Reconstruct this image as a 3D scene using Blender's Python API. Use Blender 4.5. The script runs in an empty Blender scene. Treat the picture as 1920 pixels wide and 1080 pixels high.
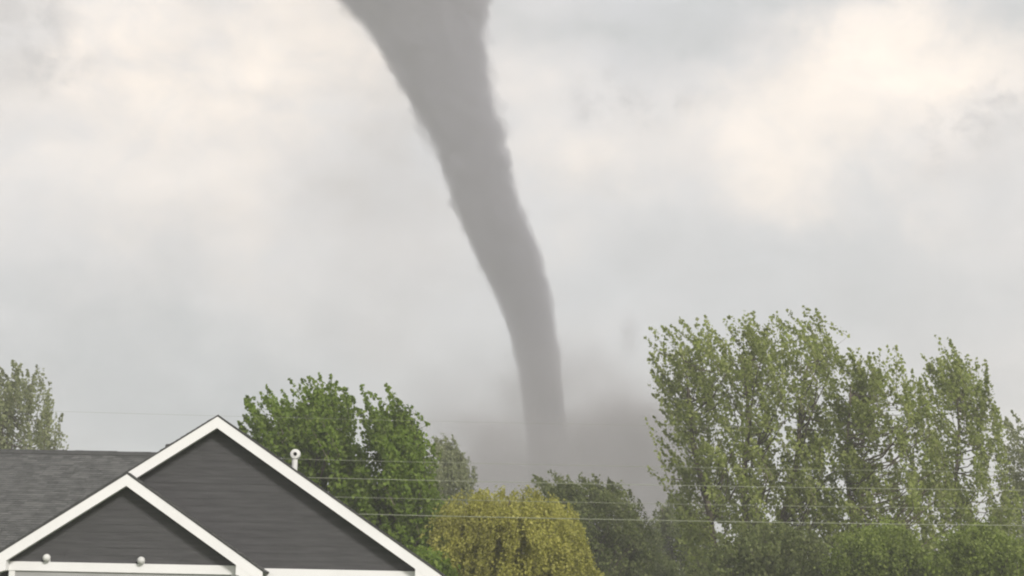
import bpy, bmesh, math, random
import numpy as np
from mathutils import Vector, Matrix
from mathutils import noise as mn

random.seed(7); rng = np.random.default_rng(11)
scene = bpy.context.scene
C = scene.collection

# ------------------------------------------------------------------ camera
F_PX = 3060.0                                  # focal length in photo pixels (1920 wide)
CAM = Vector((0.0, 0.0, 1.6))
PITCH, ROLL = math.radians(11.33), math.radians(1.15)
fwd = Vector((0, math.cos(PITCH), math.sin(PITCH)))
up0 = Vector((0, -math.sin(PITCH), math.cos(PITCH)))
rt0 = Vector((1, 0, 0))
rt = rt0 * math.cos(ROLL) + up0 * math.sin(ROLL)
up = up0 * math.cos(ROLL) - rt0 * math.sin(ROLL)
cam_d = bpy.data.cameras.new('camera')
cam = bpy.data.objects.new('camera', cam_d); C.objects.link(cam)
cam_d.sensor_width = 36.0; cam_d.lens = F_PX / 1920 * 36.0
cam_d.clip_start = 0.1; cam_d.clip_end = 6000
m = Matrix((rt, up, -fwd)).transposed().to_4x4(); m.translation = CAM
cam.matrix_world = m
scene.camera = cam

def direction(x, y):
    return (fwd * F_PX + rt * (x - 960) + up * (540 - y)).normalized()
def at(x, y, Y):
    """photo pixel -> point on the upright plane at distance Y"""
    d = direction(x, y)
    return CAM + d * ((Y - CAM.y) / d.y)

# ------------------------------------------------------------------ world, sun, exposure
SUN_EL, SUN_AZ = math.radians(32), math.radians(152)      # azimuth clockwise from +Y (view direction)
w = bpy.data.worlds.new('World'); scene.world = w; w.use_nodes = True
nt = w.node_tree; N = nt.nodes; L = nt.links
for n in list(N): N.remove(n)
def node(t, **k):
    n = N.new(t)
    for a, b in k.items(): setattr(n, a, b)
    return n
def vmath(op, a, b=None):
    n = node('ShaderNodeVectorMath', operation=op)
    for i, v in enumerate((a, b)):
        if v is None: continue
        if isinstance(v, (tuple, list, Vector)): n.inputs[i].default_value = v
        else: L.new(v, n.inputs[i])
    return n.outputs['Value'] if op == 'DOT_PRODUCT' else n.outputs[0]
def fmath(op, a, b=None, clamp=False):
    n = node('ShaderNodeMath', operation=op, use_clamp=clamp)
    for i, v in enumerate((a, b)):
        if v is None: continue
        if isinstance(v, (int, float)): n.inputs[i].default_value = v
        else: L.new(v, n.inputs[i])
    return n.outputs[0]
def mixc(f, a, b):
    n = node('ShaderNodeMix', data_type='RGBA')
    if isinstance(f, (int, float)): n.inputs[0].default_value = f
    else: L.new(f, n.inputs[0])
    for i, v in ((6, a), (7, b)):
        if isinstance(v, (tuple, list)): n.inputs[i].default_value = (*v, 1)
        else: L.new(v, n.inputs[i])
    return n.outputs[2]
sky = node('ShaderNodeTexSky', sky_type='NISHITA', sun_disc=False)
sky.sun_elevation = SUN_EL; sky.sun_rotation = SUN_AZ
sky.air_density = 1.0; sky.dust_density = 2.0
tc = node('ShaderNodeTexCoord')
dirv = tc.outputs['Generated']
def noise(vec, scale, detail=5, rough=.55, dist=0.0, stretch=(1, 1, 1), off=(0, 0, 0)):
    mp = node('ShaderNodeMapping'); L.new(vec, mp.inputs[0])
    mp.inputs['Scale'].default_value = stretch; mp.inputs['Location'].default_value = off
    n = node('ShaderNodeTexNoise'); L.new(mp.outputs[0], n.inputs['Vector'])
    n.inputs['Scale'].default_value = scale; n.inputs['Detail'].default_value = detail
    n.inputs['Roughness'].default_value = rough; n.inputs['Distortion'].default_value = dist
    return n
# directions bent by noise so that no cloud has a clean edge
wob = noise(dirv, 9, 6, .6)
wv = vmath('SUBTRACT', wob.outputs['Color'], (.5, .5, .5))
wv = vmath('MULTIPLY', wv, (.17, .17, .17))
bent = vmath('NORMALIZE', vmath('ADD', dirv, wv))
def puff(x, y, ax, ay, sharp=1.0):
    d = direction(x, y)
    r = Vector((0, 0, 1)).cross(d).normalized() * -1
    u = d.cross(r)
    a = fmath('DIVIDE', vmath('DOT_PRODUCT', bent, r), ax / F_PX)
    b = fmath('DIVIDE', vmath('DOT_PRODUCT', bent, u), ay / F_PX)
    q = fmath('ADD', fmath('MULTIPLY', a, a), fmath('MULTIPLY', b, b))
    front = fmath('GREATER_THAN', vmath('DOT_PRODUCT', bent, d), 0.0)
    return fmath('MULTIPLY', fmath('POWER', 2.718, fmath('MULTIPLY', q, -sharp)), front)
S = 0.1                                        # background strength
K = .385 / S
def rad(r, g, b): return (r * K, g * K, b * K)
big = noise(dirv, 3.1, 6, .55, .3, (1, 1, 1.7), (3.1, .7, 1.9))
deck = mixc(fmath('MULTIPLY', fmath('SUBTRACT', big.outputs[0], .35), 3.0, True), rad(.58, .60, .62), rad(.91, .84, .785))
col = mixc(.88, sky.outputs[0], deck)
def layer(col, f, c): return mixc(fmath('MULTIPLY', f, 1.0, True), col, c)
CREAM, GREY, BLUE = rad(1.56, 1.33, 1.10), rad(.46, .445, .43), rad(.41, .47, .505)
SCUD = rad(.29, .295, .31)
PUFFS = [(300, 110, 300, 190, CREAM, .85, 0), (560, 50, 170, 120, CREAM, .6, 0), (150, 330, 260, 150, CREAM, .35, 0), (430, 420, 260, 160, CREAM, .22, 0),
         (1690, 180, 230, 130, CREAM, 1.0, 0), (1450, 250, 190, 110, CREAM, .6, 0), (1800, 90, 160, 80, CREAM, .6, 0),
         (1090, 330, 130, 130, CREAM, .5, 0), (980, 120, 120, 130, CREAM, .3, 0), (1560, 330, 240, 70, CREAM, .4, 0),
         (680, 260, 110, 140, GREY, .7, 0), (10, 50, 80, 120, GREY, .8, 0), (85, 140, 70, 45, SCUD, .95, 1), (30, 60, 90, 80, SCUD, .6, 1),
         (1240, 185, 130, 60, SCUD, .95, 1), (1190, 120, 90, 40, SCUD, .5, 1), (1250, 10, 420, 50, BLUE, .95, 0), (1900, 10, 90, 80, BLUE, 1.0, 0), (1840, 280, 90, 70, SCUD, .9, 1), (1890, 200, 60, 60, SCUD, .6, 1),
         (1400, 480, 480, 110, BLUE, .5, 0), (150, 690, 620, 170, BLUE, .8, 0), (1700, 590, 460, 170, BLUE, .45, 0), (1050, 800, 900, 150, BLUE, .5, 0), (780, 520, 110, 220, GREY, .35, 0)]
det = noise(dirv, 22, 7, .62, .4, (1, 1, 1.4))
detf = fmath('MULTIPLY', fmath('SUBTRACT', det.outputs[0], .30), 2.4, True)
wis = noise(dirv, 40, 7, .62, .25, (1, 1, 1.3), (1.3, 2.2, 4))
wisf = fmath('MULTIPLY', fmath('SUBTRACT', wis.outputs[0], .44), 4.0, True)
for x, y, ax, ay, c, k, wisp in PUFFS:
    f = fmath('MULTIPLY', puff(x, y, ax, ay), k)
    f = fmath('MULTIPLY', f, wisf if wisp else fmath('ADD', fmath('MULTIPLY', detf, .95), .40))
    col = layer(col, f, c)
# finer cloud texture over the whole sky
tex = noise(dirv, 12, 8, .6, .6, (1, 1, 1.8), (7, 3, 1))
tf = fmath('ADD', fmath('MULTIPLY', tex.outputs[0], .5), .75)
tm = node('ShaderNodeVectorMath', operation='SCALE'); L.new(col, tm.inputs[0]); L.new(tf, tm.inputs['Scale']); col = tm.outputs[0]
bg = node('ShaderNodeBackground'); bg.inputs['Strength'].default_value = S
L.new(col, bg.inputs['Color'])
out = node('ShaderNodeOutputWorld'); L.new(bg.outputs[0], out.inputs['Surface'])

sun_d = bpy.data.lights.new('sun', 'SUN'); sun = bpy.data.objects.new('sun', sun_d); C.objects.link(sun)
sun_d.energy = 2.2; sun_d.angle = math.radians(12); sun_d.color = (1, .955, .91)
sdir = Vector((math.sin(SUN_AZ) * math.cos(SUN_EL), math.cos(SUN_AZ) * math.cos(SUN_EL), math.sin(SUN_EL)))
sun.rotation_euler = sdir.to_track_quat('Z', 'Y').to_euler(); sun.location = (20, -30, 40)

scene.view_settings.view_transform = 'Standard'; scene.view_settings.look = 'None'
scene.view_settings.exposure = 1.38; scene.view_settings.gamma = 1.0
scene.render.engine = 'CYCLES'
cy = scene.cycles
cy.use_denoising = True; cy.max_bounces = 8; cy.diffuse_bounces = 3; cy.transmission_bounces = 3
cy.volume_bounces = 2; cy.volume_step_rate = 1.0; cy.volume_max_steps = 256
cy.sample_clamp_indirect = 4; cy.filter_width = 2.1

# ------------------------------------------------------------------ materials
def mat(name): 
    mt = bpy.data.materials.new(name); mt.use_nodes = True
    t = mt.node_tree; b = t.nodes['Principled BSDF']
    return mt, t, b
def ramp_mat(name, c1, c2, scale, rough=.8, stretch=(1, 1, 1), island=0.0, bump=0.0, detail=6, spec=.3):
    """two-tone noise colour, optional tone per loose piece, optional fine relief"""
    mt, t, b = mat(name); n = t.nodes; l = t.links
    g = n.new('ShaderNodeNewGeometry')
    mp = n.new('ShaderNodeMapping'); mp.inputs['Scale'].default_value = stretch; l.new(g.outputs['Position'], mp.inputs[0])
    nz = n.new('ShaderNodeTexNoise'); nz.inputs['Scale'].default_value = scale; nz.inputs['Detail'].default_value = detail
    nz.inputs['Roughness'].default_value = .6
    l.new(mp.outputs[0], nz.inputs['Vector'])
    f = n.new('ShaderNodeMapRange'); f.inputs[1].default_value = .3; f.inputs[2].default_value = .7; l.new(nz.outputs[0], f.inputs[0])
    fo = f.outputs[0]
    if island:
        mx = n.new('ShaderNodeMix'); mx.inputs[0].default_value = island
        l.new(fo, mx.inputs[2]); l.new(g.outputs['Random Per Island'], mx.inputs[3]); fo = mx.outputs[0]
    c = n.new('ShaderNodeMix'); c.data_type = 'RGBA'; l.new(fo, c.inputs[0])
    c.inputs[6].default_value = (*c1, 1); c.inputs[7].default_value = (*c2, 1)
    l.new(c.outputs[2], b.inputs['Base Color'])
    b.inputs['Roughness'].default_value = rough; b.inputs['Specular IOR Level'].default_value = spec
    if bump:
        bp = n.new('ShaderNodeBump'); bp.inputs['Strength'].default_value = bump; bp.inputs['Distance'].default_value = .01
        l.new(nz.outputs[0], bp.inputs['Height']); l.new(bp.outputs[0], b.inputs['Normal'])
    return mt
def leaf_mat(name, c1, c2, c3, trans=.35):
    mt, t, b = mat(name); n = t.nodes; l = t.links
    g = n.new('ShaderNodeNewGeometry')
    r = n.new('ShaderNodeValToRGB'); l.new(g.outputs['Random Per Island'], r.inputs[0])
    r.color_ramp.elements[0].color = (*c1, 1); r.color_ramp.elements[1].color = (*c3, 1)
    e = r.color_ramp.elements.new(.5); e.color = (*c2, 1)
    nz = n.new('ShaderNodeTexNoise'); nz.inputs['Scale'].default_value = .55; nz.inputs['Detail'].default_value = 3
    l.new(g.outputs['Position'], nz.inputs['Vector'])
    hv = n.new('ShaderNodeHueSaturation'); l.new(r.outputs[0], hv.inputs['Color'])
    v = n.new('ShaderNodeMapRange'); v.inputs[1].default_value = .3; v.inputs[2].default_value = .7
    v.inputs[3].default_value = .9; v.inputs[4].default_value = 1.5; hv.inputs['Saturation'].default_value = 1.06
    l.new(nz.outputs[0], v.inputs[0]); l.new(v.outputs[0], hv.inputs['Value'])
    l.new(hv.outputs[0], b.inputs['Base Color']); b.inputs['Roughness'].default_value = .55
    b.inputs['Specular IOR Level'].default_value = .25
    tr = n.new('ShaderNodeBsdfTranslucent'); l.new(hv.outputs[0], tr.inputs['Color'])
    ms = n.new('ShaderNodeMixShader'); ms.inputs[0].default_value = trans
    l.new(b.outputs[0], ms.inputs[1]); l.new(tr.outputs[0], ms.inputs[2])
    l.new(ms.outputs[0], n['Material Output'].inputs['Surface'])
    return mt
M = {}
M['siding'] = ramp_mat('dark_siding', (.051, .0505, .0515), (.075, .074, .0755), 2.2, .75, (.6, 1, 6), 0, .25)
M['trim'] = ramp_mat('white_trim', (.75, .745, .73), (.80, .795, .78), 1.3, .5, (1, 1, 1), 0, .05)
M['pale'] = ramp_mat('pale_grey_wall', (.30, .30, .29), (.36, .36, .35), 1.6, .7, (1, 1, 5), 0, .1)
M['shingle'] = ramp_mat('asphalt_shingle', (.048, .050, .048), (.135, .135, .129), 3.2, .95, (1, 1, 1), .5, .5, 8)
M['ridge'] = ramp_mat('ridge_shingle', (.045, .047, .045), (.075, .075, .072), 6, .95, (1, 1, 1), .5, .4)
M['soffit'] = ramp_mat('white_soffit', (.70, .69, .67), (.76, .75, .73), 2, .6)
M['vent_white'] = ramp_mat('white_pvc', (.56, .56, .54), (.68, .68, .65), 4, .5)
M['dark'] = ramp_mat('dark_metal', (.03, .03, .03), (.05, .05, .05), 5, .6)
M['glass'] = ramp_mat('window_glass', (.02, .022, .025), (.03, .032, .035), 3, .08, spec=.5)
M['wire'] = ramp_mat('aluminium_wire', (.26, .28, .20), (.35, .365, .28), 2, .55)
M['wood'] = ramp_mat('pole_wood', (.11, .085, .06), (.17, .13, .095), 4, .9, (1, 1, .15), 0, .5)
M['insulator'] = ramp_mat('grey_porcelain', (.35, .35, .34), (.45, .45, .43), 4, .3)
M['bark'] = ramp_mat('bark', (.085, .07, .052), (.17, .145, .11), 5, .95, (1, 1, .3), 0, .6)
M['grass'] = ramp_mat('lawn', (.045, .075, .022), (.085, .115, .04), .7, .95, (1, 1, 1), 0, .5, 10)
M['poplar'] = leaf_mat('poplar_leaf', (.17, .205, .048), (.23, .27, .078), (.30, .325, .13), .5)
M['maple'] = leaf_mat('dense_leaf', (.095, .145, .024), (.14, .20, .036), (.19, .245, .058), .48)
M['silver'] = leaf_mat('silvery_leaf', (.17, .19, .09), (.22, .24, .125), (.28, .295, .17), .5)
M['gold'] = leaf_mat('willow_leaf', (.225, .225, .054), (.315, .31, .083), (.41, .39, .13), .48)
M['dusk'] = leaf_mat('dull_leaf', (.10, .125, .042), (.145, .17, .060), (.19, .21, .088), .48)
M['shrub'] = leaf_mat('shrub_leaf', (.13, .17, .036), (.18, .225, .054), (.24, .28, .09), .48)

# ------------------------------------------------------------------ mesh helpers
def link(name, me, material, parent=None, **props):
    o = bpy.data.objects.new(name, me); C.objects.link(o)
    if me is not None and material is not None: me.materials.append(material)
    if parent is not None: o.parent = parent
    for k, v in props.items(): o[k] = v
    return o
def thing(name, label, cat, loc=(0, 0, 0), group=None):
    o = link(name, None, None, None, label=label, category=cat); o.location = loc
    if group: o['group'] = group
    return o
class MB:
    def __init__(s): s.v = []; s.f = []
    def poly(s, pts, faces):
        k = len(s.v); s.v += [tuple(p) for p in pts]; s.f += [tuple(i + k for i in f) for f in faces]
    def box(s, lo, hi):
        x0, y0, z0 = lo; x1, y1, z1 = hi
        s.poly([(x0, y0, z0), (x1, y0, z0), (x1, y1, z0), (x0, y1, z0), (x0, y0, z1), (x1, y0, z1), (x1, y1, z1), (x0, y1, z1)],
               [(0, 3, 2, 1), (4, 5, 6, 7), (0, 1, 5, 4), (1, 2, 6, 5), (2, 3, 7, 6), (3, 0, 4, 7)])
    def prism(s, xz, y0, y1):
        """outline in x,z extruded from y0 to y1 (outline counter-clockwise seen from -y)"""
        n = len(xz)
        s.poly([(x, y0, z) for x, z in xz] + [(x, y1, z) for x, z in xz],
               [tuple(range(n)), tuple(range(2 * n - 1, n - 1, -1))] +
               [(i, n + i, n + (i + 1) % n, (i + 1) % n) for i in range(n)])
    def tube(s, pts, rad, seg=8, cap=True):
        pts = [Vector(p) for p in pts]; k = len(s.v); n = len(pts)
        for i, p in enumerate(pts):
            d = (pts[min(i + 1, n - 1)] - pts[max(i - 1, 0)]).normalized()
            a = d.orthogonal().normalized() if abs(d.z) < .99 else Vector((1, 0, 0)); a = (a - d * a.dot(d)).normalized(); b = d.cross(a)
            r = rad[i] if isinstance(rad, (list, tuple)) else rad
            for j in range(seg):
                t = 2 * math.pi * j / seg; s.v.append(tuple(p + a * (r * math.cos(t)) + b * (r * math.sin(t))))
        for i in range(n - 1):
            for j in range(seg):
                s.f.append((k + i * seg + j, k + i * seg + (j + 1) % seg, k + (i + 1) * seg + (j + 1) % seg, k + (i + 1) * seg + j))
        if cap:
            s.f.append(tuple(k + j for j in reversed(range(seg)))); s.f.append(tuple(k + (n - 1) * seg + j for j in range(seg)))
    def build(s, name, material, parent=None, smooth=False, bevel=0, **props):
        me = bpy.data.meshes.new(name); me.from_pydata(s.v, [], s.f); me.update()
        bm = bmesh.new(); bm.from_mesh(me); bmesh.ops.recalc_face_normals(bm, faces=bm.faces)
        if bevel: bmesh.ops.bevel(bm, geom=list(bm.edges), offset=bevel, segments=1, affect='EDGES')
        bm.to_mesh(me); bm.free()
        if smooth: me.shade_smooth()
        return link(name, me, material, parent, **props)
def quads(name, co, material, parent):
    """co: (n,4,3) loose leaf faces"""
    n = len(co); me = bpy.data.meshes.new(name)
    me.vertices.add(n * 4); me.vertices.foreach_set('co', co.reshape(-1).astype(np.float32))
    me.loops.add(n * 4); me.loops.foreach_set('vertex_index', np.arange(n * 4, dtype=np.int32))
    me.polygons.add(n); me.polygons.foreach_set('loop_start', np.arange(n, dtype=np.int32) * 4)
    me.update(calc_edges=True); me.validate()
    return link(name, me, material, parent)

# ------------------------------------------------------------------ ground
def disc(name, r, z, material, seg=96):
    mb = MB(); mb.poly([(r * math.cos(2 * math.pi * i / seg), 250 + r * math.sin(2 * math.pi * i / seg), z) for i in range(seg)], [tuple(range(seg))])
    return mb.build(name, material, kind='structure')
disc('ground', 640, 0, M['grass'])

# ------------------------------------------------------------------ house
PT = 2 / 3.0                                   # roof rise over run, 8 in 12
house = thing('house', 'dark grey sided house with two nested white-trimmed front gables', 'house', (0, 0, 0))
class Gable: pass
def gable_dims(ax, ay, fx, fy, Y):
    g = Gable(); a = at(ax, ay, Y); r = at(fx, fy, Y)
    g.cx = a.x; g.za = a.z; g.hw = abs(r.x - a.x); g.zf = g.za - g.hw * PT; g.Y = Y
    return g
gb = gable_dims(408, 781, 828, 1080, 38.6)      # big gable
gs = gable_dims(238, 889, 492, 1078, 38.22)      # small gable on the projecting bay
# both share the left rake line: set the small apex on the big left slope
RW, OV = 0.27, 0.32                             # rake board depth (vertical), overhang of the rake in front of the wall
TR = 0.21                                       # frieze height
def rake_z(g, x): return g.za - abs(x - g.cx) * PT
def build_gable(g, name, left_part=True, lights=()):
    wallY = g.Y + OV
    ge = None
    ztrim_top = at(235, 1056, 38.22).z if g is gs else at(640, 1068, 38.6).z
    g.zt = ztrim_top
    # backing wall (sheathing) that carries the boards
    mb = MB(); zi = g.za - RW * .5
    hwi = (zi - ztrim_top) / PT
    mb.prism([(g.cx - hwi, ztrim_top), (g.cx + hwi, ztrim_top), (g.cx, zi)], wallY, wallY + .12)
    ge = mb.build('gable_wall', M['siding'], house)
    # lap siding, every board a piece
    z = ztrim_top + .004; e = .178; row = 0
    while z < zi - .12:
        z1 = min(z + e, zi - .03)
        w0 = (zi - z) / PT; w1 = max((zi - z1) / PT, .01)
        cuts = [-w0]; x = -w0 + random.uniform(.8, 3.2)
        while x < w1 - .5: cuts.append(x); x += random.uniform(2.0, 3.7)
        cuts.append(w0)
        for i in range(len(cuts) - 1):
            xa, xb = cuts[i] + (.002 if i else 0), cuts[i + 1] - (.002 if i < len(cuts) - 2 else 0)
            ta = max(xa, -w1) if i == 0 else xa; tb = min(xb, w1) if i == len(cuts) - 2 else xb
            ta = max(ta, -w1); tb = min(tb, w1)
            if tb - ta < .03: continue
            yb = wallY - .008 - random.uniform(0, .004); yt = wallY - .004
            mb = MB()
            mb.poly([(g.cx + xa, yb, z), (g.cx + xb, yb, z), (g.cx + tb, yt, z1), (g.cx + ta, yt, z1),
                     (g.cx + xa, wallY - .001, z), (g.cx + xb, wallY - .001, z), (g.cx + tb, wallY - .001, z1), (g.cx + ta, wallY - .001, z1)],
                    [(0, 1, 2, 3), (5, 4, 7, 6), (0, 4, 5, 1), (1, 5, 6, 2), (2, 6, 7, 3), (3, 7, 4, 0)])
            mb.build('siding_board', M['siding'], ge)
        z += e; row += 1
    # rake boards
    y0, y1 = g.Y, g.Y + .035
    for s in (-1, 1):
        xe = g.cx + s * g.hw
        x_in = g.cx
        pts = [(x_in, g.za), (xe, g.zf), (xe, g.zf - RW), (x_in, g.za - RW)]
        if s < 0: pts = pts[::-1]
        mb = MB(); mb.prism(pts, y0, y1); mb.build('rake_board', M['trim'], house)
        # soffit under the rake overhang
        mb = MB()
        sp = [(x_in, g.za - RW + .05), (xe, g.zf - RW + .05), (xe, g.zf - RW + .03), (x_in, g.za - RW + .03)]
        if s < 0: sp = sp[::-1]
        mb.prism(sp, y1 + .002, wallY - .03); mb.build('rake_soffit', M['soffit'], house)
        # boxed return at the foot of the rake
        xw = xe - s * .62; zr = g.zf - RW
        zin = rake_z(g, xw) - RW
        pp = [(xw, zin + .02), (xe, zr + .02), (xe, g.zt - TR - .02 if False else min(zr - .01, g.zt - TR + .0)), (xw, g.zt - TR)]
        if s < 0: pp = pp[::-1]
        mb = MB(); mb.prism(pp, y0 + .004, wallY - .03); mb.build('eave_return', M['trim'], house)
    # frieze board across the foot of the gable
    xw = g.hw - .62
    mb = MB(); mb.prism([(g.cx - xw, g.zt - TR), (g.cx + xw, g.zt - TR), (g.cx + xw, g.zt), (g.cx - xw, g.zt)], wallY - .065, wallY - .001)
    mb.build('frieze_board', M['trim'], house, bevel=.004)
    return ge
build_gable(gb, 'big'); build_gable(gs, 'small')

def shingle_field(name, origin, u, v, nrm, width, length, parent, clip=None):
    """overlapping shingle courses: u along the eave, v up the slope"""
    mb = MB(); e = .143; rows = int(length / e)
    for r in range(rows):
        x = -random.uniform(0, .3)
        while x < width:
            wd = random.choice((.17, .22, .27, .33)) + random.uniform(-.02, .02)
            a, b = max(x, 0), min(x + wd - .006, width)
            if b - a > .04 and (clip is None or clip(a, b, r * e)):
                d = random.uniform(0, .012); h0 = .016 + random.uniform(0, .007)
                p = lambda s, t, h: origin + u * s + v * t + nrm * h
                b0, b1 = r * e - d, min((r + 1) * e + .03, length)
                mb.poly([p(a, b0, h0), p(b, b0, h0), p(b, b1, .006), p(a, b1, .006), p(a, b0, .001), p(b, b0, .001)],
                        [(0, 1, 2, 3), (4, 5, 1, 0), (4, 0, 3), (5, 2, 1)])
            x += wd
    return mb.build(name, M['shingle'], parent, kind='stuff')
# garage roofs over both gables
BACK = 50.0
def gable_roof(g, yend):
    th = .14
    for s in (-1, 1):
        xe = g.cx + s * (g.hw + .05); ze = g.za - (g.hw + .05) * PT
        mb = MB()
        pts = [(g.cx, g.za + .006), (g.cx, g.za + .030), (xe, ze + .030), (xe, ze + .006)]
        if s > 0: pts = pts[::-1]
        mb.prism(pts, g.Y - .01, yend)
        slope = mb.build('roof', M['ridge'], house)
        sl = math.hypot(g.hw + .05, (g.hw + .05) * PT)
        vv = Vector((-s, 0, PT)).normalized(); uu = Vector((0, s, 0)); nn = Vector((s * PT, 0, 1)).normalized()
        org = Vector((xe, (g.Y - .015) if s > 0 else yend, ze + .031))
        shingle_field('shingles', org, uu, vv, nn, yend - g.Y + .015, sl, slope)
    mb = MB(); mb.prism([(g.cx - .16, g.za + .035 - .16 * PT), (g.cx + .16, g.za + .035 - .16 * PT), (g.cx + .16, g.za + .05 - .16 * PT), (g.cx, g.za + .055), (g.cx - .16, g.za + .05 - .16 * PT)], g.Y + .05, yend)
    mb.build('ridge_cap', M['ridge'], house)
gable_roof(gb, BACK)
gable_roof(gs, gb.Y + 1.4)

# lower walls of the garage: pale panels, corner boards, doors
def wall(name, lo, hi, material): mb = MB(); mb.box(lo, hi); return mb.build(name, material, house)
sx0, sx1 = gs.cx - gs.hw + .62, gs.cx + gs.hw - .62
bx0, bx1 = gb.cx - gb.hw + .62, gb.cx + gb.hw - .62
zs, zb = gs.zt - TR, gb.zt - TR
ws = wall('wall', (sx0 + .02, gs.Y + OV - .02, 0), (sx1 - .02, gs.Y + OV + .1, zs - .002), M['pale'])
wb = wall('wall', (sx1 + .0, gb.Y + OV - .02, 0), (bx1 - .02, gb.Y + OV + .1, zb - .002), M['pale'])
wall('wall', (bx0 - .05, gs.Y + OV + .11, 0), (bx0 + .1, BACK - .4, gb.zt), M['siding'])
wall('wall', (bx1 - .12, gb.Y + OV + .11, 0), (bx1 - .02, BACK - .4, gb.zt), M['siding'])
wall('wall', (sx1 - .12, gs.Y + OV + .11, 0), (sx1 - .03, gb.Y + OV - .03, gs.zt), M['siding'])
for x, y in ((sx0, gs.Y + OV), (sx1 - .14, gs.Y + OV), (bx1 - .14, gb.Y + OV)):
    wall('corner_board', (x, y - .05, 0), (x + .14, y - .022, (zs if y == gs.Y + OV else zb) - .003), M['trim'])
def garage_door(x0, x1, y, h):
    d = wall('garage_door', (x0, y - .035, 0.02), (x1, y - .022, h), M['trim'])
    n = int((x1 - x0) / .62); pw = (x1 - x0) / n
    for i in range(n):
        for j in range(4):
            mb = MB(); mb.box((x0 + i * pw + .06, y - .05, .02 + j * h / 4 + .06), (x0 + (i + 1) * pw - .06, y - .036, .02 + (j + 1) * h / 4 - .08))
            mb.build('door_panel', M['trim'], d, bevel=.006)
garage_door(gs.cx - 2.2, gs.cx + 2.2, gs.Y + OV, 2.2)
garage_door(sx1 + .5, bx1 - .5, gb.Y + OV, 2.2)

# two round white lamps on the small gable
for px, py in ((88, 1046), (265, 1051)):
    p = at(px, py, gs.Y + OV - .1)
    lamp = MB()
    ring = [(0, -.105), (.045, -.10), (.085, -.06), (.092, -.02), (.07, .0), (.055, .075)]
    seg = 14; pts = []; fs = []
    for r, yy in ring:
        for j in range(seg): pts.append((p.x + r * math.cos(2 * math.pi * j / seg), p.y + yy, p.z + r * math.sin(2 * math.pi * j / seg)))
    for i in range(len(ring) - 1):
        for j in range(seg): fs.append((i * seg + j, i * seg + (j + 1) % seg, (i + 1) * seg + (j + 1) % seg, (i + 1) * seg + j))
    lamp.poly(pts, fs); lo = lamp.build('gable_lamp', M['vent_white'], house, smooth=True)
    mp_ = MB(); mp_.box((p.x - .06, gs.Y + OV - .04, gs.zt + .002), (p.x + .06, gs.Y + OV - .003, p.z + .03)); mp_.build('mounting_box', M['trim'], lo)

# main roof behind, ridge parallel to the street
RY = 46.6
rz_ = at(150, 850, RY).z; ry0 = 40.6; rz0 = 2.85
rx0, rx1 = -27.0, gb.cx - .4
vv = Vector((0, RY - ry0, rz_ - rz0)); sl = vv.length; vv.normalize(); nn = Vector((0, -vv.z, vv.y))
mb = MB()
t = .08
mb.poly([(rx0, ry0, rz0), (rx1, ry0, rz0), (rx1, RY, rz_), (rx0, RY, rz_), (rx0, 2 * RY - ry0, rz0), (rx1, 2 * RY - ry0, rz0),
         (rx0, ry0, rz0 - t), (rx1, ry0, rz0 - t), (rx1, RY, rz_ - t), (rx0, RY, rz_ - t), (rx0, 2 * RY - ry0, rz0 - t), (rx1, 2 * RY - ry0, rz0 - t)],
        [(0, 1, 2, 3), (3, 2, 5, 4), (7, 6, 9, 8), (8, 9, 10, 11), (0, 6, 7, 1), (4, 5, 11, 10), (0, 3, 9, 6), (3, 4, 10, 9), (1, 7, 8, 2), (2, 8, 11, 5)])
mroof = mb.build('roof', M['ridge'], house)
shingle_field('shingles', Vector((rx0, ry0, rz0 + .002)), Vector((1, 0, 0)), vv, nn, rx1 - rx0, sl, mroof)
mb = MB(); k = (rz_ - rz0) / (RY - ry0)
x = rx0
while x < rx1:
    x1 = min(x + .24, rx1); h = random.uniform(.045, .06)
    mb.poly([(x, RY - .17, rz_ - .17 * k + .02), (x1, RY - .17, rz_ - .17 * k + .02), (x1, RY, rz_ + h), (x, RY, rz_ + h), (x, RY + .17, rz_ - .17 * k + .02), (x1, RY + .17, rz_ - .17 * k + .02),
             (x, RY - .17, rz_ - .17 * k + .05), (x1, RY - .17, rz_ - .17 * k + .05), (x1, RY, rz_ + h + .03), (x, RY, rz_ + h + .03), (x, RY + .17, rz_ - .17 * k + .05), (x1, RY + .17, rz_ - .17 * k + .05)],
            [(6, 7, 8, 9), (9, 8, 11, 10), (0, 1, 7, 6), (4, 10, 11, 5), (0, 6, 9, 3), (3, 9, 10, 4), (1, 2, 8, 7), (2, 5, 11, 8), (1, 0, 3, 2), (2, 3, 4, 5)])
    x += .24
mb.build('ridge_cap', M['ridge'], mroof, kind='stuff')
wall('wall', (rx0 + .4, ry0 + .5, 0), (bx0 - .06, ry0 + .62, rz0 + .2), M['siding'])
wall('wall', (rx0 + .4, 2 * RY - ry0 - .6, 0), (rx1 - .1, 2 * RY - ry0 - .5, rz0 + .2), M['siding'])
mb = MB(); mb.prism([(0, 0), (1, 0), (1, 1)], 0, 1)
for i, xx in enumerate((-23.5, -19.5, -15.6)):
    wd = wall('window', (xx, ry0 + .46, .9), (xx + 1.3, ry0 + .495, 2.2), M['trim'])
    for q in range(2):
        mb = MB(); mb.box((xx + .07 + q * .6, ry0 + .45, .97), (xx + .62 + q * .6, ry0 + .458, 2.13)); mb.build('pane', M['glass'], wd)
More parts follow.
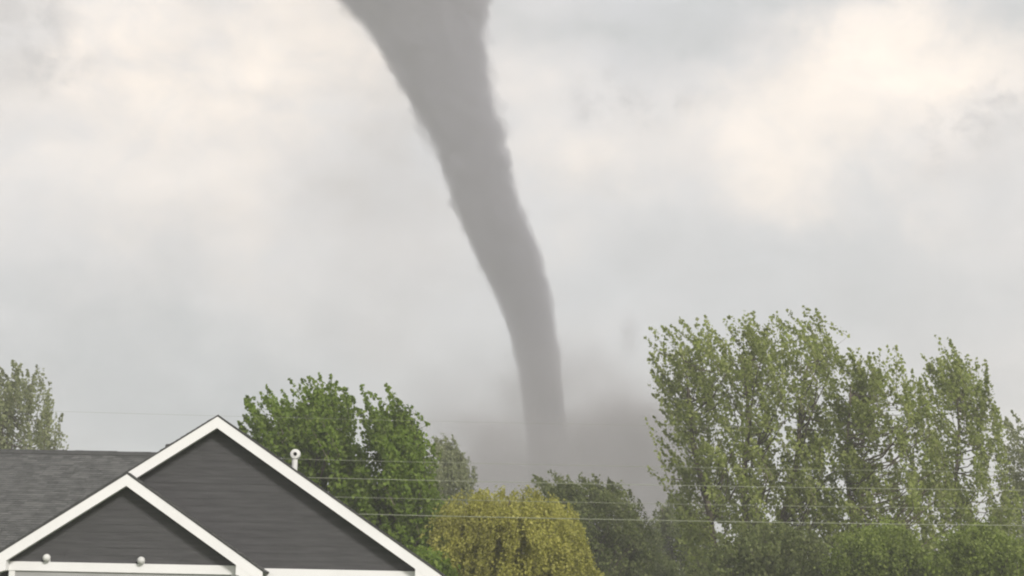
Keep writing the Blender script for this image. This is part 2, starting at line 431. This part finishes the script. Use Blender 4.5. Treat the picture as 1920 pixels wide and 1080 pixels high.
# left gable end of the main block
mb = MB(); mb.poly([(rx0 + .4, ry0 + .5, 0), (rx0 + .4, 2 * RY - ry0 - .5, 0), (rx0 + .4, 2 * RY - ry0 - .5, rz0 + .2), (rx0 + .4, RY, rz_ - .1), (rx0 + .4, ry0 + .5, rz0 + .2)], [(0, 1, 2, 3, 4)])
mb.build('wall', M['siding'], house)
# low box vent showing over the rake
p = at(326, 834, RY + .35)
mb = MB(); mb.poly([(p.x - .26, RY + .1, p.z - .5), (p.x + .26, RY + .1, p.z - .5), (p.x + .26, RY + .6, p.z - .6), (p.x - .26, RY + .6, p.z - .6),
                    (p.x - .2, RY + .16, p.z), (p.x + .2, RY + .16, p.z + .03), (p.x + .2, RY + .54, p.z + .03), (p.x - .2, RY + .54, p.z)],
                   [(0, 3, 2, 1), (4, 5, 6, 7), (0, 1, 5, 4), (1, 2, 6, 5), (2, 3, 7, 6), (3, 0, 4, 7)])
mb.build('roof_vent', M['dark'], mroof, bevel=.02)
# white vent pipe with round hood on the right slope
vy = 39.6
pv = at(554, 852, vy)
zr = gb.za - abs(pv.x - gb.cx) * PT
pipe = MB(); pipe.tube([(pv.x - .01, vy, zr - .1), (pv.x - .01, vy, pv.z - .1)], .07, 12)
vp = pipe.build('vent_pipe', M['vent_white'], house, smooth=False)
hood = MB(); seg = 20
prof = [(.0, .11), (.10, .105), (.12, .07), (.128, .0), (.122, -.07), (.11, -.09), (.05, -.10), (.042, -.02), (.0, -.02)]
pts = []; fs = []
for r, yy in prof:
    for j in range(seg): pts.append((pv.x + max(r, .001) * math.cos(2 * math.pi * j / seg), vy + yy, pv.z + max(r, .001) * math.sin(2 * math.pi * j / seg)))
for i in range(len(prof) - 1):
    for j in range(seg): fs.append((i * seg + j, i * seg + (j + 1) % seg, (i + 1) * seg + (j + 1) % seg, (i + 1) * seg + j))
hood.poly(pts, fs); hood.build('vent_hood', M['vent_white'], vp)
dk = MB(); dk.tube([(pv.x, vy - .035, pv.z), (pv.x, vy - .022, pv.z)], .041, 16); dk.build('vent_opening', M['dark'], vp)

# ------------------------------------------------------------------ power line
WY = 57.0
POLE_L, POLE_R = -34.0, 30.0
def pole(x, label):
    t = thing('utility_pole', label, 'utility pole', (x, WY, 0), 'poles carrying the overhead wires')
    mb = MB(); mb.tube([(0, 0, -.3), (0, 0, 5), (0, 0, 11.2)], [.17, .15, .11], 12); mb.build('pole', M['wood'], t)
    return t
pl, pr = pole(POLE_L, 'tall wooden utility pole standing left of the house'), pole(POLE_R, 'tall wooden utility pole standing right of the poplars')
WIRES = [(795, .1), (872, .4), (906, .8), (941, .45), (972, 1.0)]
names = {795: 'thin topmost overhead wire crossing the open sky',
         872: 'overhead wire just above the round vent hood, crossing the green trees', 906: 'pale overhead wire touching the top of the yellow willow',
         941: 'faint overhead wire through the upper yellow willow', 972: 'bright lowest overhead wire across the yellow willow and poplars'}
for y, b in WIRES:
    zc = at(1000, y, WY).z; sag = .30
    pts = []
    for i in range(41):
        q = i / 40; x = POLE_L + (POLE_R - POLE_L) * q
        pts.append((x, WY - .16, zc + sag * ((2 * q - 1) ** 2) - 0.0 - .002 * (x - 2)))
    mb = MB(); mb.tube(pts, .003 + .008 * b, 5)
    mb.build('overhead_wire', M['wire'], None, label=names[y], category='wire', group='overhead wires on the pole line')
    for pobj, q in ((pl, 0), (pr, -1)):
        z = pts[q][2]
        ib = MB(); ib.tube([(0, -.16, z - .09), (0, -.16, z - .05), (0, -.16, z + .03), (0, -.16, z + .06)], [.03, .05, .05, .025], 8)
        ib.tube([(0, -.08, z - .07), (0, -.17, z - .07)], .015, 6)
        ib.build('insulator', M['insulator'], pobj)

# ------------------------------------------------------------------ trees
def inside(P, poly):
    x, z = P[:, 0], P[:, 1]; c = np.zeros(len(P), bool); n = len(poly)
    for i in range(n):
        x0, z0 = poly[i]; x1, z1 = poly[(i + 1) % n]
        hit = ((z0 > z) != (z1 > z)) & (x < (x1 - x0) * (z - z0) / (z1 - z0 + 1e-12) + x0)
        c ^= hit
    return c
def edge_dist(P, poly):
    d = np.full(len(P), 1e9); n = len(poly)
    for i in range(n):
        a = np.array(poly[i]); b = np.array(poly[(i + 1) % n]); ab = b - a
        t = np.clip(((P - a) @ ab) / (ab @ ab + 1e-12), 0, 1)
        d = np.minimum(d, np.linalg.norm(P - (a + t[:, None] * ab), axis=1))
    return d
def tree(name, label, cat, Y, outline, tips, leaf, nclump, per, lsize, clen, crad, wind=(-.35, 0, 1), droop=False,
         trunk_x=None, trunk_r=.2, seed=0, group=None, depth=1.0, spread=.35, crown_name='crown', stems=1, gap=-.9, gapf=.55):
    """outline: crown outline seen from the front (photo pixels at distance Y); tips: shoots standing out of it"""
    r = np.random.default_rng(seed)
    poly = [(at(x, y, Y).x, max(at(x, y, Y).z, .3)) for x, y in outline]
    pa = np.array(poly); lo, hi = pa.min(0), pa.max(0)
    P = np.empty((0, 2))
    while len(P) < nclump * 1.5:
        q = lo + r.random((nclump * 3, 2)) * (hi - lo); q = q[inside(q, poly)]
        nv_ = np.array([mn.noise(Vector((a * gapf + seed * 7.1, b * gapf * .8, seed))) + .5 * mn.noise(Vector((a * gapf * 2.3, b * gapf * 2.3, seed + 9.))) for a, b in q])
        P = np.vstack([P, q[nv_ > gap]])
    D = edge_dist(P, poly)
    if not droop: keep = D > .04 * clen + r.random(len(P)) * .2 * clen; P, D = P[keep], D[keep]; 
    P = P[:nclump]; D = D[:nclump]; nclump = len(P)
    R = max(D.max(), .5)
    hd = np.sqrt(np.clip(D / R, 0, 1) * (2 - np.clip(D / R, 0, 1))) * R * 1.25 * depth + .15
    sgn = r.uniform(-1, 1, nclump)
    if droop: sgn = np.sign(sgn) * np.abs(sgn) ** .35           # a willow carries its leaves on the outside
    yy = sgn * hd
    ends = [(x, y_, z) for (x, z), y_ in zip(P, yy)]
    if droop:                                                    # a dome of rounded lobes, each hung with trailing twigs
        nl = 46; ends = []
        cand = [k for k in range(len(P)) if D[k] > .62]
        P3 = np.array([[P[k][0], np.sign(yy[k]) * hd[k] * .75, P[k][1]] for k in cand]); sel = [0]
        while len(sel) < min(nl, len(cand)):                     # spread the lobes evenly through the dome
            sel.append(int(np.argmax(np.min(np.linalg.norm(P3[:, None] - P3[sel][None], axis=2), axis=1))))
        ok = [cand[q] for q in sel]
        for k in ok:
            R_ = r.uniform(.6, 1.0)
            for _ in range(nclump // len(ok)):
                d_ = r.normal(0, 1, 3); d_[2] = abs(d_[2]) * .9 - .25; d_ /= np.linalg.norm(d_)
                ends.append((P[k][0] + d_[0] * R_, np.sign(yy[k]) * hd[k] * .75 + d_[1] * R_, P[k][1] + d_[2] * R_ - .1))
        nclump = len(ends)
    for x, y in tips:
        p = at(x, y, Y); ends.append((p.x, r.uniform(-.6, .6), p.z))
        for _ in range(2): ends.append((p.x + r.normal(0, .3), r.uniform(-1.4, 1.4), p.z - r.uniform(.15, .7)))
    ends = np.array(ends)
    cx = at(trunk_x, 1000, Y).x if trunk_x is not None else (lo[0] + hi[0]) / 2
    t = thing(name, label, cat, (cx, Y, 0), group)
    H = hi[1]
    # trunk and limbs
    tb = MB()
    bases = [0.0] if stems == 1 else list(np.linspace(-.35, .35, stems) * (hi[0] - lo[0]))
    def axis(s, z): 
        k = np.clip(z / (H * .9), 0, 1); return np.array([bases[s] * (.25 + .75 * k) + .12 * math.sin(z * .9 + s * 2 + seed), .1 * math.cos(z * .7 + s), z])
    for s in range(len(bases)):
        zs_ = np.linspace(-.2, H * (.55 if droop else .88), 14)
        tb.tube([axis(s, z) for z in zs_], [trunk_r * (1.25 if i == 0 else 1) * (1 - .9 * i / 13) + .015 for i in range(14)], 9)
    wind = np.array(wind, float); wind /= np.linalg.norm(wind)
    quad = []
    ordr = range(len(ends))
    for i in ordr:
        e = ends[i] - np.array([cx, 0, 0]); tip = i >= nclump
        s = int(np.argmin([abs(axis(k, e[2])[0] - e[0]) for k in range(len(bases))]))
        hdist = math.hypot(e[0] - axis(s, e[2])[0], e[1])
        if droop: zb = min(max(e[2] - .8, .25 * H), .5 * H)
        else: zb = max(min(e[2] - .35 - .75 * hdist, H * .85), .12 * H)
        b = axis(s, zb)
        out = np.array([e[0] - b[0], e[1], 0]); on = np.linalg.norm(out); out = out / on if on > .05 else np.zeros(3)
        if droop: dirn = out * .45 + np.array([0, 0, -1.0]) + r.normal(0, .12, 3)
        else: dirn = wind + out * spread + r.normal(0, .15, 3)
        dirn /= np.linalg.norm(dirn)
        Lc = clen * r.uniform(.65, 1.3) * (1.6 if tip else 1); cr = crad * r.uniform(.7, 1.25) * (.7 if tip else 1)
        start = e - dirn * Lc if not droop else e - np.array([0, 0, -.1])
        if (i % 2 == 0 or tip) if not droop else i % 25 == 0:
            mid = b * .45 + start * .55 + np.array([0, 0, (.12 if droop else -.12) * hdist])
            rr = min(.010 + .006 * hdist, trunk_r * .3)
            endp = start + dirn * Lc * .8
            pts = [b, (b + mid) / 2 + r.normal(0, .04, 3), mid, (mid + start) / 2 + r.normal(0, .04, 3), start, endp]
            tb.tube(pts, [rr * 1.6, rr * 1.4, rr * 1.1, rr * .85, rr * .7, .006], 4, False)
        n = int(per * r.uniform(.6, 1.4))
        tt = r.random(n) ** (.9 if tip else 1.0)
        prof = np.sin(np.clip(tt * .85 + .15, 0, 1) * math.pi) ** .6 * (1 if not tip else 1) + .12
        c = start + dirn * Lc * tt[:, None] + r.normal(0, 1, (n, 3)) * (cr * prof * .55)[:, None]
        # leaf axes: along the shoot with scatter; the blade hangs off the stem
        ax = dirn * .9 + r.normal(0, .75, (n, 3)); ax /= np.linalg.norm(ax, axis=1)[:, None]
        nv = r.normal(0, 1, (n, 3)); nv -= ax * (nv * ax).sum(1)[:, None]; nv /= np.linalg.norm(nv, axis=1)[:, None]
        sz = lsize * r.uniform(.6, 1.25, n)[:, None]
        wd = .30 if droop else .40
        mid = c + np.cross(ax, nv) * sz * .08
        quad.append(np.stack([c - ax * sz * .5, mid + nv * sz * wd, c + ax * sz * .5, mid - nv * sz * wd], 1))
    tb.build('trunk', M['bark'], t, smooth=True)
    quads(crown_name, np.vstack(quad), M[leaf], t)
    return t

ROW = 'trees behind the house'
tree('poplar_tree', 'hazy grey-green poplar rising behind the shingled main roof', 'tree', 92,
     [(-120, 700), (-60, 690), (0, 695), (60, 700), (95, 730), (112, 790), (128, 850), (135, 960), (120, 1080), (60, 1120), (-60, 1120), (-130, 1060), (-150, 860)],
     [(-40, 676), (3, 690), (28, 677), (45, 684), (70, 684), (78, 690), (97, 716), (104, 752), (-90, 690)],
     'silver', 240, 110, .17, 2.0, .30, (-.35, 0, 1), trunk_x=-10, trunk_r=.24, seed=1, group=ROW, gap=-.25)
tree('leafy_tree', 'dense green tree directly behind the gable peak and round vent hood', 'tree', 66,
     [(452, 790), (470, 755), (500, 745), (530, 735), (560, 722), (600, 715), (640, 725), (660, 760), (668, 820), (700, 900), (700, 1020), (640, 1110), (520, 1110), (450, 1020), (440, 880)],
     [(462, 742), (478, 748), (500, 722), (490, 738), (526, 730), (543, 711), (562, 708), (578, 704), (597, 698), (620, 700), (632, 712), (648, 730), (455, 778)],
     'maple', 400, 105, .165, 1.5, .24, (-.4, 0, 1), trunk_x=570, trunk_r=.2, seed=2, group=ROW, gap=-.3, gapf=.9)
tree('leafy_tree', 'dense green tree with two tall leading shoots, left of the yellow willow', 'tree', 64,
     [(676, 770), (700, 755), (730, 752), (755, 770), (785, 800), (800, 850), (830, 900), (860, 990), (870, 1090), (800, 1120), (680, 1120), (630, 1040), (640, 900), (668, 830)],
     [(675, 718), (690, 735), (724, 722), (726, 735), (742, 747), (757, 762), (772, 782), (684, 760), (789, 810)],
     'maple', 400, 105, .165, 1.5, .24, (-.35, 0, 1), trunk_x=745, trunk_r=.2, seed=3, group=ROW, gap=-.3, gapf=.9)
tree('leafy_tree', 'pale hazy small tree between the dense green trees and the dust', 'tree', 105,
     [(790, 850), (805, 828), (830, 818), (850, 822), (868, 840), (885, 865), (893, 895), (885, 930), (880, 1060), (790, 1100), (770, 960)],
     [(812, 818), (832, 811), (848, 816), (880, 856), (890, 876)],
     'silver', 150, 110, .18, 1.6, .35, (-.15, 0, 1), trunk_x=835, trunk_r=.2, seed=4, group=ROW)
tree('willow_tree', 'rounded golden yellow willow beside the white rake of the house', 'tree', 60,
     [(828, 1000), (842, 950), (870, 924), (935, 920), (985, 922), (1030, 932), (1068, 962), (1092, 1005), (1112, 1050), (1125, 1100), (1120, 1140), (980, 1150), (830, 1140), (805, 1070)],
     [(860, 928), (940, 930), (1000, 930)],
     'gold', 1250, 85, .12, 1.0, .15, droop=True, trunk_x=975, trunk_r=.24, seed=5, group=ROW, depth=1.1, gap=-.35, gapf=1.0)
tree('leafy_tree', 'dark dull green tree with ragged top just beyond the yellow willow', 'tree', 84,
     [(1000, 925), (1030, 905), (1080, 896), (1130, 895), (1165, 910), (1190, 935), (1205, 975), (1215, 1040), (1200, 1110), (1040, 1115), (1000, 1040), (985, 970)],
     [(990, 915), (1000, 890), (1028, 884), (1040, 890), (1085, 892), (1110, 890), (1140, 897), (1180, 915), (985, 930)],
     'dusk', 330, 110, .15, 1.1, .32, (-.55, 0, .75), trunk_x=1100, trunk_r=.2, seed=6, group=ROW)
tree('leafy_tree', 'hazy grey-green low tree in the gap left of the big poplars', 'tree', 112,
     [(1130, 1010), (1180, 985), (1225, 965), (1250, 930), (1290, 920), (1330, 950), (1360, 1010), (1370, 1100), (1240, 1130), (1120, 1120), (1100, 1060)],
     [(1235, 940), (1260, 922), (1280, 918), (1200, 975)],
     'dusk', 330, 100, .18, 1.4, .42, (-.1, 0, 1), trunk_x=1240, trunk_r=.2, seed=7, group=ROW)
tree('leafy_tree', 'hazy grey-green bushy tree between the yellow willow and big poplars', 'tree', 97,
     [(1090, 1040), (1130, 1010), (1190, 1000), (1240, 1015), (1280, 1060), (1290, 1120), (1090, 1125)], [],
     'dusk', 220, 100, .18, 1.2, .42, (-.1, 0, 1), trunk_x=1190, trunk_r=.16, seed=17, group=ROW)
PW = 'wind-bent poplars'
tree('poplar_tree', 'tallest broad wind-bent poplar, the widest of the poplars', 'tree', 82,
     [(1222, 640), (1250, 615), (1300, 610), (1350, 608), (1400, 596), (1450, 592), (1500, 590), (1540, 605), (1555, 650), (1570, 760), (1580, 900), (1570, 1030), (1500, 1120), (1330, 1120), (1255, 1040), (1245, 930), (1250, 850), (1232, 800), (1220, 720)],
     [(1216, 608), (1237, 612), (1224, 650), (1217, 662), (1274, 594), (1290, 606), (1308, 592), (1322, 592), (1355, 600), (1366, 590), (1392, 583), (1412, 585), (1445, 588), (1460, 581), (1478, 580), (1506, 576), (1522, 590), (1532, 588), (1218, 700), (1222, 740), (1232, 825), (1226, 780), (1240, 860), (1250, 900), (1548, 625)],
     'poplar', 620, 60, .19, 1.7, .25, (-.5, 0, 1), trunk_x=1400, trunk_r=.27, seed=8, group=PW, stems=3, gap=-.42, gapf=.8)
tree('poplar_tree', 'wind-bent poplar with rounded drooping top between two taller poplars', 'tree', 79,
     [(1560, 690), (1580, 668), (1620, 660), (1660, 660), (1700, 685), (1745, 720), (1765, 780), (1775, 900), (1760, 1040), (1640, 1120), (1540, 1090), (1515, 960), (1525, 800), (1545, 720)],
     [(1568, 650), (1585, 655), (1600, 652), (1630, 660), (1652, 648), (1665, 648), (1690, 665), (1712, 690), (1725, 705)],
     'poplar', 300, 58, .19, 1.6, .25, (-.6, 0, 1), trunk_x=1595, trunk_r=.2, seed=9, group=PW, gap=-.42, gapf=.8)
tree('poplar_tree', 'slim wind-bent poplar with sparse ragged top beyond the rounded poplar', 'tree', 84,
     [(1738, 690), (1760, 660), (1790, 655), (1835, 680), (1858, 730), (1872, 800), (1900, 900), (1900, 1050), (1780, 1110), (1700, 1020), (1715, 850), (1725, 750)],
     [(1750, 630), (1732, 660), (1745, 665), (1780, 650), (1792, 655), (1826, 672), (1843, 678), (1856, 738), (1735, 690), (1848, 705)],
     'poplar', 225, 58, .19, 1.6, .24, (-.4, 0, 1), trunk_x=1800, trunk_r=.18, seed=10, group=PW, gap=-.42, gapf=.8)
tree('poplar_tree', 'sparse low poplar, the shortest of the wind-bent poplars', 'tree', 88,
     [(1858, 820), (1880, 800), (1910, 800), (1960, 790), (2020, 830), (2040, 960), (2000, 1100), (1880, 1110), (1850, 960)],
     [(1891, 768), (1880, 790), (1914, 800), (1930, 780), (1970, 770)],
     'silver', 170, 80, .16, 1.5, .25, (-.3, 0, 1), trunk_x=1930, trunk_r=.17, seed=11, group=PW, gap=-.42, gapf=.8)
SH = 'shrubs at the foot of the poplars'
tree('shrub', 'bright green shrub beneath the rounded poplar', 'shrub', 70,
     [(1540, 1040), (1580, 1000), (1640, 980), (1700, 985), (1740, 1020), (1760, 1080), (1740, 1130), (1560, 1135)], [(1600, 985), (1660, 972)],
     'shrub', 230, 110, .14, .75, .4, (-.15, 0, 1), trunk_x=1650, trunk_r=.09, seed=12, group=SH)
tree('shrub', 'bright green shrub beneath the slim poplar', 'shrub', 68,
     [(1720, 1040), (1760, 995), (1820, 975), (1880, 985), (1920, 1020), (1960, 1090), (1930, 1135), (1740, 1135)], [(1800, 975), (1860, 970)],
     'shrub', 260, 110, .14, .75, .4, (-.15, 0, 1), trunk_x=1840, trunk_r=.09, seed=13, group=SH)
tree('shrub', 'dull green shrub beneath the broadest poplar', 'shrub', 74,
     [(1290, 1050), (1340, 1000), (1400, 980), (1470, 975), (1540, 1000), (1575, 1060), (1560, 1130), (1300, 1135)], [(1420, 972)],
     'dusk', 300, 100, .15, .9, .38, (-.15, 0, 1), trunk_x=1430, trunk_r=.1, seed=14, group=SH)
tree('shrub', 'green shrub at the foot of the white house rake', 'shrub', 56,
     [(700, 1070), (740, 1030), (790, 1020), (840, 1045), (865, 1090), (850, 1130), (720, 1130)], [],
     'maple', 160, 70, .16, .6, .34, (-.15, 0, 1), trunk_x=780, trunk_r=.08, seed=15)

# ------------------------------------------------------------------ tornado
TY = 480.0
def vol_mat(name, color, dens, aniso=0.0):
    mt = bpy.data.materials.new(name); mt.use_nodes = True; t = mt.node_tree; t.nodes.clear()
    v = t.nodes.new('ShaderNodeVolumePrincipled'); v.inputs['Color'].default_value = (*color, 1)
    v.inputs['Density'].default_value = dens; v.inputs['Anisotropy'].default_value = aniso
    o = t.nodes.new('ShaderNodeOutputMaterial'); t.links.new(v.outputs[0], o.inputs['Volume'])
    return mt, t, v
EDGE = [(-330, 330, 1190), (-230, 430, 1080), (-140, 515, 1000), (-70, 580, 945), (0, 640, 915), (50, 685, 905), (100, 716, 911), (150, 745, 917), (200, 774, 926), (240, 796, 943), (300, 821, 958), (350, 838, 966),
        (400, 853, 985), (450, 876, 1005), (500, 900, 1022), (550, 925, 1034), (600, 947, 1043), (650, 960, 1049), (700, 970, 1054), (750, 978, 1058),
        (800, 984, 1064), (850, 988, 1071), (900, 990, 1078), (960, 990, 1086), (1040, 986, 1096), (1140, 980, 1110)]
torn = thing('tornado', 'grey tornado funnel twisting down from cloud to dusty ground', 'tornado', (at(1045, 1140, TY).x, TY, 0))
ox = torn.location.x
def funnel(name, grow, dens, color, amp, nring=180, seg=120, seed=0.0, frac=1.0, close_top=True):
    ys = [e[0] for e in EDGE]
    v = []; f = []
    yq = np.linspace(ys[0], ys[-1], nring)
    lq = np.interp(yq, ys, [e[1] for e in EDGE]); rq = np.interp(yq, ys, [e[2] for e in EDGE])
    for i in range(nring):
        a = at(lq[i], yq[i], TY); b = at(rq[i], yq[i], TY); z = max((a.z + b.z) / 2, .2 if i == nring - 1 else .3)
        c = (a.x + b.x) / 2 - ox; R = (b.x - a.x) / 2 * grow
        cyl = 0
        for j in range(seg):
            th = 2 * math.pi * j / seg
            q = Vector((math.cos(th) * R * .12 + seed, math.sin(th) * R * .12, z * .045 + th * .35 * 0))
            n1 = mn.noise(q * 1.0); n2 = mn.noise(q * 3.1); n3 = mn.noise(q * 8.0)
            up_f = min(max((z - 50) / 110, .15), .85)
            W_ = Vector((math.cos(th) * R + seed * 31, math.sin(th) * R, z)); d = 1 + amp * up_f * (.35 * n1 + .4 * n2) + up_f * frac * (1.5 * mn.noise(W_ * .16) + 1.0 * mn.noise(W_ * .36) + .6 * mn.noise(W_ * .8)) / R
            v.append((c + math.cos(th) * R * d, math.sin(th) * R * d, z))
    for i in range(nring - 1):
        for j in range(seg): f.append((i * seg + j, (i + 1) * seg + j, (i + 1) * seg + (j + 1) % seg, i * seg + (j + 1) % seg))
    f.append(tuple(range(seg))); f.append(tuple((nring - 1) * seg + j for j in reversed(range(seg))))
    mb = MB(); mb.v = v; mb.f = f
    return mb.build(name, vol_mat(name, color, dens)[0], torn, smooth=True)
funnel('funnel', 1.0, .10, (.27, .265, .315), .26, nring=280, seg=160, frac=1.7)
funnel('core', .93, .12, (.26, .255, .305), .28, nring=240, seg=140, seed=2.3, frac=2.2)
funnel('wisps', 1.035, .045, (.32, .315, .36), .34, nring=260, seg=160, seed=7.7, frac=3.2)
funnel('sheath', 1.09, .012, (.60, .58, .58), .3, seed=4.0)

# dust thrown up round the foot of the funnel
def dust(name, px, py, hw, hh, hd, dens, color, seed, label, ncut=.35):
    c = at(px, py, TY); k = (TY / F_PX)
    bm = bmesh.new(); bmesh.ops.create_icosphere(bm, subdivisions=4, radius=1)
    cz = max(c.z, 1)
    for vtx in bm.verts:
        q = vtx.co * 1.6 + Vector((seed, 0, 0)); vtx.co *= 1 + .10 * mn.noise(q) + .06 * mn.noise(q * 2.7)
        if cz + vtx.co.z * hh * k < .15: vtx.co.z = (.15 - cz) / (hh * k)
    me = bpy.data.meshes.new(name); bm.to_mesh(me); bm.free(); me.shade_smooth()
    mt, t, v = vol_mat(name, color, dens)
    n = t.nodes; l = t.links
    tcx = n.new('ShaderNodeTexCoord')
    ln = n.new('ShaderNodeVectorMath'); ln.operation = 'LENGTH'; l.new(tcx.outputs['Object'], ln.inputs[0])
    fo = n.new('ShaderNodeMapRange'); fo.interpolation_type = 'SMOOTHSTEP'; fo.inputs[1].default_value = .93; fo.inputs[2].default_value = .0; l.new(ln.outputs['Value'], fo.inputs[0])
    nz = n.new('ShaderNodeTexNoise'); nz.inputs['Scale'].default_value = 3.2; nz.inputs['Detail'].default_value = 5; nz.inputs['Roughness'].default_value = .5
    mp = n.new('ShaderNodeMapping'); mp.inputs['Location'].default_value = (seed * 3.3, 1, seed); l.new(tcx.outputs['Object'], mp.inputs[0]); l.new(mp.outputs[0], nz.inputs['Vector'])
    nr = n.new('ShaderNodeMapRange'); nr.inputs[1].default_value = ncut; nr.inputs[2].default_value = .64; l.new(nz.outputs[0], nr.inputs[0])
    ad = n.new('ShaderNodeMath'); ad.operation = 'ADD'; ad.inputs[1].default_value = .12; l.new(nr.outputs[0], ad.inputs[0])
    mu = n.new('ShaderNodeMath'); mu.operation = 'MULTIPLY'; l.new(fo.outputs[0], mu.inputs[0]); l.new(ad.outputs[0], mu.inputs[1])
    m2 = n.new('ShaderNodeMath'); m2.operation = 'MULTIPLY'; m2.inputs[1].default_value = dens; l.new(mu.outputs[0], m2.inputs[0])
    l.new(m2.outputs[0], v.inputs['Density'])
    o = link(name, me, mt, None, kind='stuff', label=label, category='dust')
    o.location = (c.x, TY, cz); o.scale = (hw * k, hd * k, hh * k)
    return o
dust('dust_cloud', 1030, 930, 430, 390, 240, .16, (.445, .425, .435), 1.0, 'broad pale grey dust cloud wrapped round the foot of the tornado', .38)
dust('dust_cloud', 1185, 880, 210, 190, 130, .36, (.325, .305, .312), 5.0, 'darker billow of dust beside the tornado, behind the big poplars', .40)
dust('dust_wisp', 1180, 630, 34, 66, 34, .10, (.40, .39, .41), 3.0, 'small faint grey wisp hanging in the air beside the tornado', .2)

# ------------------------------------------------------------------ haze
mb = MB(); mb.box((-700, -450, -1), (700, 950, 300))
hz = mb.build('haze', vol_mat('haze_air', (.91, .90, .912), .0011)[0], kind='stuff')
